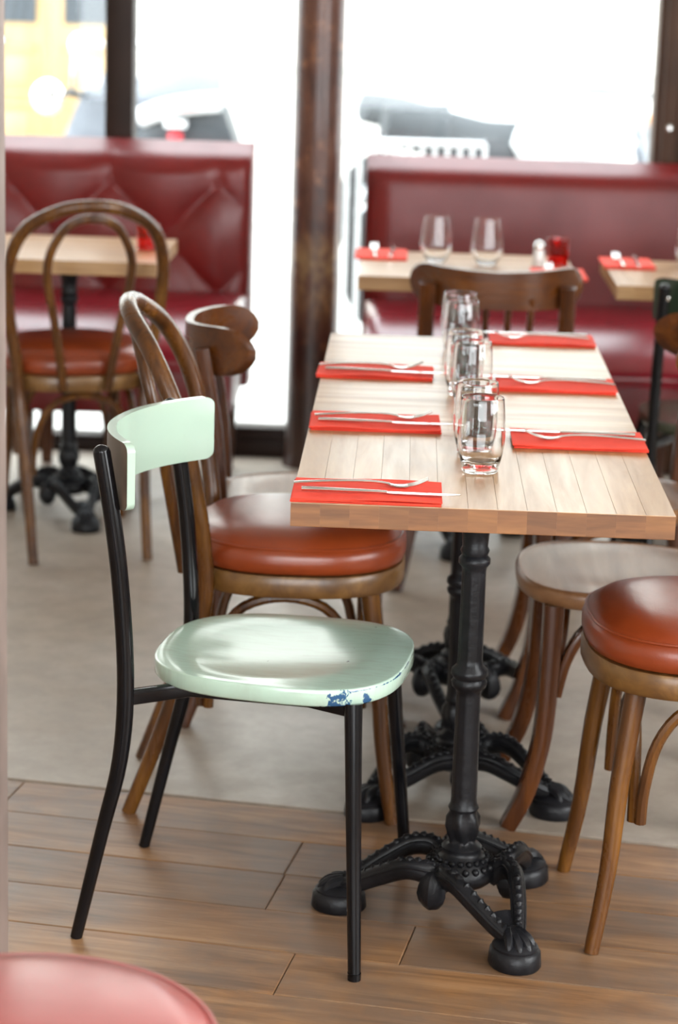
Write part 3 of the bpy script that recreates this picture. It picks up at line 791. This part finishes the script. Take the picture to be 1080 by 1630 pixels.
# ------------------------------------------------------------------ place settings
def cutlery_meshes():
    z = 0
    mb = MB()                      # knife along +x, handle at -x, lying on its side
    path = spline([(-.115, 0, .0035), (-.10, 0, .0038), (-.05, 0, .0038), (-.005, 0, .0036), (.008, 0, .003)], 4)
    rr = []
    for p in path:
        t = (p.x+.115)/.123; rr.append((.0052-.0018*t+.001*math.sin(t*PI), .0034-.0012*t))
    sweep(mb, path, rr, circ(10), up=(0, 0, 1)); kn_h = mb
    mb = MB(); pts = [(.004, -.0035), (.012, -.0075), (.06, -.0082), (.095, -.0065), (.112, -.001), (.1145, .0035), (.10, .0052), (.012, .0052), (.004, .0030)]
    n = len(pts); V = [(x, y, .0022) for x, y in pts]+[(x, y, .0034) for x, y in pts]
    mb.add(V, [tuple(range(n))[::-1], tuple(range(n, 2*n))]+[(i, (i+1) % n, n+(i+1) % n, n+i) for i in range(n)]); kn_b = mb
    mb = MB()                      # fork along +x, tines up
    path = spline([(-.10, 0, .003), (-.085, 0, .0046), (-.04, 0, .0075), (.0, 0, .0085), (.025, 0, .0072), (.040, 0, .0045)], 4); k = len(path)
    sweep(mb, path, [(.0058-.0034*min(1, i/(k*.75))+(.004*max(0, (i-k*.85)/(k*.15))), .0021) for i in range(k)], circ(10), up=(0, 0, 1)); fk_h = mb
    mb = MB()
    path = spline([(.038, 0, .0046), (.050, 0, .0026), (.060, 0, .0026), (.066, 0, .0034)], 3); k = len(path)
    sweep(mb, path, [(.0058+.0055*math.sin(PI/2*min(1, i/(k*.6))), .0011) for i in range(k)], circ(10), up=(0, 0, 1))
    for y in (-.0090, -.0030, .0030, .0090):
        sweep(mb, spline([(.064, y, .0032), (.080, y, .0072), (.096, y*.96, .0150)], 4), [(.0016, .0009)]*9, circ(6), up=(0, 0, 1))
    fk_t = mb
    return kn_h, kn_b, fk_h, fk_t
kh, kb, fh, ft = cutlery_meshes()
def knife0():
    o = kh.obj('knife', M['steel']); kb.obj('blade', M['steel'], o); return o
def fork0():
    o = fh.obj('fork', M['steel']); ft.obj('tines', M['steel'], o); return o
K0 = knife0(); F0 = fork0(); used = {'k': False, 'f': False}
def napkin(seed, lx=.228, ly=.138):
    r = random.Random(seed); mb = MB(); n = 14
    for layer in range(3):
        V = []; F = []; z0 = layer*.0021+.0002; th = .0017
        jx, jy = r.uniform(-.002, .002), r.uniform(-.003, .003)
        ph = r.uniform(0, 6)
        for s in (0, 1):
            for j in range(5):
                for i in range(n+1):
                    u, v = i/n*2-1, j/4*2-1
                    wob = .0006*layer*(1+math.sin(u*3+ph))
                    V.append((u*lx/2+jx, v*ly/2+jy+(.002*layer if v > .5 else 0), z0+s*th+wob))
        g = lambda s, i, j: s*5*(n+1)+j*(n+1)+i
        for j in range(4):
            for i in range(n):
                F.append((g(0, i, j), g(0, i, j+1), g(0, i+1, j+1), g(0, i+1, j))); F.append((g(1, i, j), g(1, i+1, j), g(1, i+1, j+1), g(1, i, j+1)))
        for i in range(n):
            F.append((g(0, i, 0), g(0, i+1, 0), g(1, i+1, 0), g(1, i, 0))); F.append((g(0, i, 4), g(1, i, 4), g(1, i+1, 4), g(0, i+1, 4)))
        for j in range(4):
            F.append((g(0, 0, j), g(1, 0, j), g(1, 0, j+1), g(0, 0, j+1))); F.append((g(0, n, j), g(0, n, j+1), g(1, n, j+1), g(1, n, j)))
        mb.add(V, F)
    return mb.obj('napkin', M['napkin'], sharp=30)
def setting(cx, cy, deg, where, seed, fork_dx=0, sx=1.0, knife_dx=0, wob=0.0):
    a = RD(deg); ca, sa = math.cos(a), math.sin(a)
    nz = TH+.0004
    o = napkin(seed); o.location = (cx, cy, nz); o.rotation_euler = (0, 0, a+RD(wob)); o.scale = (sx, 1, 1)
    tag(o, 'folded red paper napkin ' + where, 'napkin', 'red napkins')
    def rel(x, y): return (cx+ca*x-sa*y, cy+sa*x+ca*y, nz+.0084)
    k = K0 if not used['k'] else copy_tree(K0); used['k'] = True
    k.location = rel(.022+knife_dx, -.028); k.rotation_euler = (0, 0, a+RD(-1.5+wob)); k.scale = (1.06, 1, 1); tag(k, 'steel table knife on the red napkin ' + where, 'knife', 'table knives')
    f = F0 if not used['f'] else copy_tree(F0); used['f'] = True
    f.location = rel(-.008+fork_dx, .020); f.rotation_euler = (0, 0, a+RD(2+wob)); f.scale = (1.06, 1, 1); tag(f, 'steel fork on the red napkin ' + where, 'fork', 'table forks')
setting(-.176, .068, 0, 'at the left front corner of the long table', 1)
setting(-.174, .618, 0, 'at the middle left setting of the long table', 2, .006, 1, 0, 1)
setting(-.182, 1.138, 0, 'at the far left setting of the long table', 3, .0, 1, 0, -1)
setting(.178, .525, 180, 'at the nearest right setting of the long table', 4)
setting(.170, 1.060, 180, 'at the middle right setting of the long table', 5)
setting(.172, 1.618, 180, 'at the far right setting of the long table', 6, .012)
setting(-.200, 3.035, 90, 'left of the two stemless wine glasses', 7, 0, .9)
setting(.275, 2.725, 90, 'beside the small salt shaker', 8, 0, .9)
setting(.480, 3.01, 90, 'on the pale table at the right edge', 9, 0, .9)

# ------------------------------------------------------------------ glasses, candle glasses, salt
def tumbler():
    outer = [(.0285, 0), (.0298, .002), (.0310, .010), (.0355, .030), (.0385, .055), (.0385, .075), (.0368, .100), (.0345, .121)]
    inner = [(.0333, .1212), (.0356, .100), (.0373, .075), (.0373, .055), (.0342, .030), (.0285, .0185), (.018, .0155), (.0002, .0150)]
    P = spline([(r, 0, z) for r, z in outer], 3); P2 = spline([(r, 0, z) for r, z in inner], 3)
    mb = MB(); lathe(mb, [(p.x, p.z) for p in P]+[(.0340, .1222), (.0333, .1222)]+[(p.x, p.z) for p in P2], 40)
    return mb.obj('tumbler', M['glass'], sharp=60)
def stemless():
    outer = [(.020, 0), (.024, .002), (.034, .018), (.0435, .040), (.0445, .050), (.0405, .085), (.0345, .126)]
    inner = [(.0333, .1262), (.0393, .085), (.0433, .050), (.0423, .040), (.0325, .020), (.018, .0085), (.0002, .0070)]
    P = spline([(r, 0, z) for r, z in outer], 3); P2 = spline([(r, 0, z) for r, z in inner], 3)
    mb = MB(); lathe(mb, [(p.x, p.z) for p in P]+[(p.x, p.z) for p in P2], 36)
    return mb.obj('stemless_glass', M['glass'], sharp=60)
g0 = tumbler()
spots = [(.002, .278, 'nearest'), (-.003, .414, 'second nearest'), (-.001, .833, 'third'), (-.012, .958, 'fourth'), (-.011, 1.359, 'fifth'), (-.013, 1.480, 'farthest')]
for i, (x, y, nm) in enumerate(spots):
    o = g0 if i == 0 else g0.copy()
    if i: COL.objects.link(o)
    o.location = (x, y-.012, TH+.0004); o.rotation_euler = (0, 0, i*.7)
    tag(o, {0: 'clear barrel tumbler nearest the camera in the line of six on the long table', 5: 'clear barrel tumbler farthest from the camera in the line of six'}.get(i, 'clear barrel tumbler, %s from the camera in the line of six' % nm), 'glass', 'tumblers on the long table')
s0 = stemless()
for i, (x, y, lb) in enumerate([(-.050, 2.93, 'left one of two stemless wine glasses on the pale table'), (.088, 2.90, 'right one of two stemless wine glasses on the pale table'), (.655, 3.02, 'stemless wine glass cut by the right picture edge')]):
    o = s0 if i == 0 else s0.copy()
    if i: COL.objects.link(o)
    o.location = (x, y, TH+.0004); tag(o, lb, 'glass', 'stemless wine glasses')
def votive():
    root = empty('candle_glass')
    mb = MB(); lathe(mb, [(.025, 0), (.029, .003), (.0315, .06), (.033, .075), (.0315, .0755), (.0298, .06), (.0275, .008), (.0002, .007)], 28); mb.obj('cup', M['redglass'], root, sharp=50)
    mb = MB(); lathe(mb, [(.019, .0075), (.019, .020), (.017, .0205), (.016, .0185), (.0005, .0185)], 20); mb.obj('tealight', M['wax'], root)
    return root
M['wax'] = plain('wax', (.78, .74, .66), .5)
v0 = votive()
vl = [(.006, .505, 'red candle glass behind the two nearest tumblers'), (-.006, 1.045, 'red candle glass behind the middle pair of tumblers'), (-.010, 1.568, 'red candle glass behind the farthest pair of tumblers'), (.285, 2.95, 'red candle glass beside the salt shaker on the pale table'), (-.852, 2.99, 'red candle glass on the pale table at the buttoned banquette')]
for i, (x, y, lb) in enumerate(vl):
    o = v0 if i == 0 else copy_tree(v0)
    o.location = (x, y, TH+.0004); tag(o, lb, 'candle glass', 'red candle glasses')
def shaker():
    root = empty('salt_shaker', (.229, 2.885, TH+.0004)); tag(root, 'small glass salt shaker with steel cap beside the red candle glass', 'shaker')
    mb = MB(); lathe(mb, [(.017, 0), (.0185, .003), (.017, .025), (.0145, .045), (.0135, .052)], 20); mb.obj('body', M['saltglass'], root)
    mb = MB(); lathe(mb, [(.0145, .051), (.0155, .055), (.0145, .064), (.009, .072), (.0003, .075)], 20); mb.obj('cap', M['steel'], root)
M['saltglass'] = plain('salt_filled_glass', (.74, .74, .72), .12, 0, .6, .05)
shaker()

# ------------------------------------------------------------------ the street
GZ = -.10
M['pave'] = plain('pale_pavement', (.52, .50, .47), .8, 0, 0, .06, 1.5)
M['stone'] = plain('pale_limestone', (.66, .63, .58), .85, 0, 0, .05, 1.2)
M['oak'] = wood('golden_oak', (.34, .21, .08), (.44, .28, .115), (.50, .34, .15), 'z', .3, .45, .1)
M['darkglass'] = plain('dark_pane', (.03, .04, .05), .15, 0, 0, .1)
M['plastic'] = plain('dark_plastic', (.035, .040, .045), .4)
M['greyp'] = plain('grey_plastic', (.12, .13, .15), .4)
M['whitep'] = plain('white_bodywork', (.72, .72, .72), .25, 0, .4)
M['redp'] = plain('red_bodywork', (.50, .03, .04), .3, 0, .4)
M['rubber'] = plain('rubber', (.02, .02, .02), .7)
M['alu'] = plain('aluminium', (.55, .57, .6), .3, .8)
M['orangelens'] = plain('amber_lens', (.8, .25, .02), .3)
M['whiterail'] = plain('white_railing_paint', (.62, .62, .62), .5)
mb = MB(); box(mb, (-14, 4.05, GZ-.2), (14, 40, GZ)); pv = mb.obj('pavement', M['pave'], smooth=False); pv['kind'] = 'structure'
mb = MB(); box(mb, (-12, 11.2, GZ), (12, 11.35, GZ+.06), .01); kb_ = mb.obj('kerb', M['stone'], smooth=False); kb_['kind'] = 'structure'
def facade():
    mb = MB(); box(mb, (-14, 15.0, GZ), (-3.62, 16, 9)); box(mb, (-2.42, 15.0, GZ), (14, 16, 9)); box(mb, (-3.62, 15.0, 3.0), (-2.42, 16, 9)); 
    o = mb.obj('opposite_wall', M['stone'], smooth=False); o['kind'] = 'structure'
    for z in (.75, 4.2): 
        mb = MB(); box(mb, (-2.3, 14.9, z), (14, 15.0, z+.14), .02); mb.obj('string_course', M['stone'], o)
    for x in (-.6, 2.2, 5.0):
        mb = MB(); box(mb, (x, 14.93, 1.3), (x+1.2, 15.0, 3.4), .01); wn = mb.obj('window_surround', M['whitep'], o)
        mb = MB(); box(mb, (x+.12, 14.915, 1.42), (x+1.08, 14.94, 3.28)); mb.obj('pane', M['pane2'], wn, smooth=False)
M['pane2'] = plain('reflecting_pane', (.55, .60, .63), .1)
facade()
def street_door():
    root = empty('street_door', (-3.02, 15.08, GZ)); tag(root, 'golden oak double street door with dark glazed upper panes across the street', 'door')
    for s in (-1, 1):
        x0, x1 = (-.595, -.004) if s < 0 else (.004, .595)
        mb = MB(); box(mb, (x0, 0, 0), (x1, .06, 3.0), .004); lf = mb.obj('door_leaf', M['oak'], root)
        w = x1-x0
        for (za, zb) in ((.10, .50), (.56, .96-.02)):
            mb = MB(); a, b = x0+.10, x1-.10
            # raised and fielded panel: moulding frame with a recess
            for lo, hi in (((a, -.02, za), (b, 0, za+.03)), ((a, -.02, zb-.03), (b, 0, zb)), ((a, -.02, za), (a+.03, 0, zb)), ((b-.03, -.02, za), (b, 0, zb))): box(mb, lo, hi, .006)
            box(mb, (a+.07, -.012, za+.07), (b-.07, 0, zb-.07), .010); mb.obj('raised_panel', M['oak'], lf)
        mb = MB(); box(mb, (x0+.10, -.006, 1.12), (x1-.10, .0, 2.6), .0); mb.obj('glass_pane', M['darkglass'], lf, smooth=False)
        mb = MB()
        for q in range(5):
            xx = x0+.13+q*(w-.26)/4
            sweep(mb, spline([(xx, -.02, 1.12), (xx+.04, -.02, 1.5), (xx-.04, -.02, 1.9), (xx, -.02, 2.6)], 4), .008, circ(6))
        mb.obj('iron_grille', M['rubber'], lf)
        mb = MB(); ball(mb, (s*.40, -.045, .98), .035, 14, 8); sweep(mb, [(s*.40, 0, .98), (s*.40, -.03, .98)], .012); mb.obj('knob', M['chrome'], lf)
street_door()
def wheel(root, x, y, r, wd, z0=0, spokes=8):
    mb = MB(); sweep(mb, [(x+r*.86*math.cos(t*PI/14), y, z0+r+r*.86*math.sin(t*PI/14)) for t in range(28)], [(wd, r*.14)]*28, circ(10), up=(0, 1, 0), closed=True)
    tyre = mb.obj('tyre', M['rubber'], root)
    mb = MB(); sweep(mb, [(x+r*.68*math.cos(t*PI/14), y, z0+r+r*.68*math.sin(t*PI/14)) for t in range(28)], [(wd*.6, r*.05)]*28, circ(8), up=(0, 1, 0), closed=True)
    for k in range(spokes):
        t = 2*PI*k/spokes; sweep(mb, [(x, y, z0+r), (x+r*.67*math.cos(t), y, z0+r+r*.67*math.sin(t))], .012, circ(6))
    lathe(mb, [(.05, -wd), (.05, wd)], 12); n = 24
    for i in range(len(mb.v)-n, len(mb.v)): p = mb.v[i]; mb.v[i] = (x+p[0], y+p[2], z0+r+p[1])
    mb.obj('rim', M['alu'], tyre)
def scooter():
    root = empty('scooter', (-1.42, 8.0, GZ), RD(-6)); tag(root, 'grey white and red scooter parked on the street, behind the left mullion', 'scooter')
    wheel(root, -.62, 0, .24, .06); wheel(root, .20, 0, .24, .07)
    mb = MB(); pts = [(-.10, .30), (.0, .62), (.12, .72), (.40, .70), (.43, .80), (.42, .92), (.2, .90), (.05, .88), (-.05, .78), (-.15, .50)]
    # dark tail tub
    sweep(mb, spline([(-.12, 0, .55), (.05, 0, .74), (.22, 0, .80), (.36, 0, .85), (.415, 0, .87)], 5), [(.10+.05*math.sin(i/20*PI), .13-.002*i) for i in range(21)], rrect(1, 1, .5, 3), up=(0, 1, 0)); mb.obj('tail', M['plastic'], root)
    mb = MB(); sweep(mb, spline([(-.02, -.10, .90), (.10, -.125, .945), (.25, -.12, .975), (.36, -.08, .985)], 5), [(.05, .05+.012*math.sin(i/15*PI)) for i in range(16)], circ(12), up=(0, 1, 0)); mb.obj('side_panel', M['whitep'], root)
    mb = MB(); sweep(mb, spline([(.0, -.165, .915), (.10, -.18, .94), (.21, -.175, .955), (.28, -.15, .96)], 4), [(.012, .018)]*13, circ(8), up=(0, 1, 0)); mb.obj('stripe', M['redp'], root)
    mb = MB(); sweep(mb, spline([(-.32, 0, .88), (-.12, 0, .90), (.05, 0, 1.0), (.22, 0, 1.035), (.36, 0, 1.03)], 5), [(.13, .045)]*21, circ(14), up=(0, 1, 0)); mb.obj('seat', M['greyp'], root)
    mb = MB(); box(mb, (.13, -.185, .80), (.20, -.155, .84), .008); mb.obj('tail_light', M['redp'], root)
    mb = MB(); box(mb, (.11, -.182, .86), (.22, -.15, .90), .008); mb.obj('number_plate', M['whitep'], root)
    mb = MB(); sweep(mb, spline([(-.45, 0, .30), (-.36, 0, .55), (-.24, 0, .85), (-.18, 0, .98)], 5), [(.15, .05)]*16, rrect(1, 1, .6, 3), up=(0, 1, 0)); mb.obj('leg_shield', M['greyp'], root)
    mb = MB(); box(mb, (-.45, -.14, .27), (.0, .14, .36), .03, 3); mb.obj('footboard', M['plastic'], root)
    mb = MB(); sweep(mb, spline([(-.34, -.30, 1.02), (-.32, -.12, 1.0), (-.32, .12, 1.0), (-.34, .30, 1.02)], 4), .018, circ(8)); mb.obj('handlebar', M['plastic'], root)
    mb = MB(); sweep(mb, spline([(-.22, 0, .98), (-.17, 0, 1.12), (-.12, 0, 1.19)], 5), [(.06-.002*i, .008) for i in range(11)], circ(12), up=(0, 1, 0)); mb.obj('windscreen', M['greyp'], root)
    for s, dx in ((-1, 0.0), (1, .38)):
        mb = MB(); sweep(mb, spline([(-.33, s*.22, 1.02), (-.31+dx*.2, s*.30, 1.14), (-.29+dx*.3, s*.33, 1.2)], 4), .009, circ(7)); ball(mb, (-.28+dx*.3, s*.33, 1.24), .06, 12, 8, sx=.7, sy=.5); mb.obj('mirror', M['chrome'], root)
    mb = MB(); ball(mb, (-.50, -.05, .98), .085, 14, 8, sy=.5); mb.obj('headlamp', M['chrome'], root)
    mb = MB(); sweep(mb, [(.40, -.1, .05), (.44, -.1, .72)], .02); mb.obj('stay', M['oak'], root)
scooter()
def motorcycle(x, y, rz, tank, label, tall=1.0):
    root = empty('motorcycle', (x, y, GZ), rz); root.scale = (1, 1, tall); tag(root, label, 'motorcycle', None)
    wheel(root, -.70, 0, .31, .055, 0, 10); wheel(root, .70, 0, .30, .075, 0, 6)
    mb = MB(); box(mb, (-.25, -.15, .28), (.22, .15, .58), .04, 3)
    for k in range(5): box(mb, (-.22, -.19, .34+.045*k), (.1, .19, .355+.045*k), .004)
    mb.obj('engine', M['greyp'], root)
    mb = MB(); sweep(mb, spline([(-.30, 0, .74), (-.15, 0, .84), (.05, 0, .82), (.20, 0, .74)], 5), [(.08+.06*math.sin(PI*(i+1)/17), .07+.05*math.sin(PI*(i+1)/17)) for i in range(16)], circ(14), up=(0, 1, 0)); mb.obj('tank', tank, root)
    mb = MB(); sweep(mb, spline([(.15, 0, .76), (.35, 0, .78), (.58, 0, .84), (.85, 0, .88)], 5), [(.13-.003*i, .05) for i in range(16)], circ(12), up=(0, 1, 0)); mb.obj('seat', M['plastic'], root)
    for s in (-1, 1):
        mb = MB(); sweep(mb, [(-.70, s*.085, .31), (-.50, s*.085, .95)], .025); mb.obj('fork_leg', M['alu'], root)
        mb = MB(); sweep(mb, spline([(-.42, s*.30, .99), (-.40, s*.34, 1.1), (-.38, s*.36, 1.16)], 3), .008, circ(6)); ball(mb, (-.38, s*.38, 1.19), .055, 12, 8, sx=.5); mb.obj('mirror', M['chrome'], root)
        mb = MB(); ball(mb, (-.60, s*.18, .88), .03, 10, 6); mb.obj('indicator', M['orangelens'], root)
        mb = MB(); sweep(mb, spline([(-.1, s*.16, .32), (.1, s*.2, .26), (.4, s*.22, .30), (.85, s*.22, .38)], 4), [.03]*4+[.045]*9, circ(10)); mb.obj('exhaust', M['chrome'], root)
    mb = MB(); sweep(mb, spline([(-.36, -.38, 1.0), (-.46, -.18, 1.0), (-.46, .18, 1.0), (-.36, .38, 1.0)], 4), .016, circ(8)); mb.obj('handlebar', M['plastic'], root)
    mb = MB(); ball(mb, (-.62, 0, .86), .10, 14, 8, sx=.8); mb.obj('headlamp', M['chrome'], root)
    mb = MB(); sweep(mb, spline([(-.98, 0, .45), (-.86, 0, .60), (-.70, 0, .66), (-.52, 0, .60)], 4), [(.075, .012)]*13, circ(10), up=(0, 1, 0)); mb.obj('mudguard', tank, root)
motorcycle(.52, 7.35, RD(204), M['whitep'], 'white motorcycle with dark seat parked right behind the white bar railing', 1.10)
motorcycle(.22, 10.2, RD(222), M['whitep'], 'white motorcycle parked farther off, beyond the one at the railing')
def railing():
    root = empty('railing', (-.13, 6.05, GZ)); tag(root, 'low white bar railing on the pavement above the plain banquette', 'railing')
    mb = MB(); sweep(mb, [(-.36, 0, .96), (.30, 0, .96)], .014, circ(8)); mb.obj('top_rail', M['whiterail'], root)
    mb = MB(); sweep(mb, [(-.36, 0, .12), (.30, 0, .12)], .014, circ(8)); mb.obj('bottom_rail', M['whiterail'], root)
    me = None
    for k in range(14):
        x = -.36+.66*k/13
        if me is None:
            mb = MB(); sweep(mb, [(0, 0, 0), (0, 0, .96)], .009, circ(8)); o = mb.obj('bar', M['whiterail'], root); me = o.data
        else: o = link('bar', me, root)
        o.location = (x, 0, 0)
railing()
def bollard():
    root = empty('bollard', (1.11, 9.0, GZ)); tag(root, 'dark street bollard outside, beside the right window frame', 'bollard')
    mb = MB(); lathe(mb, [(.07, 0), (.07, .06), (.05, .08), (.048, .70), (.06, .72), (.06, .75), (.048, .77)], 18); mb.obj('shaft', M['greyp'], root)
    mb = MB(); ball(mb, (0, 0, .83), .065, 16, 10); mb.obj('cap', M['greyp'], root)
bollard()
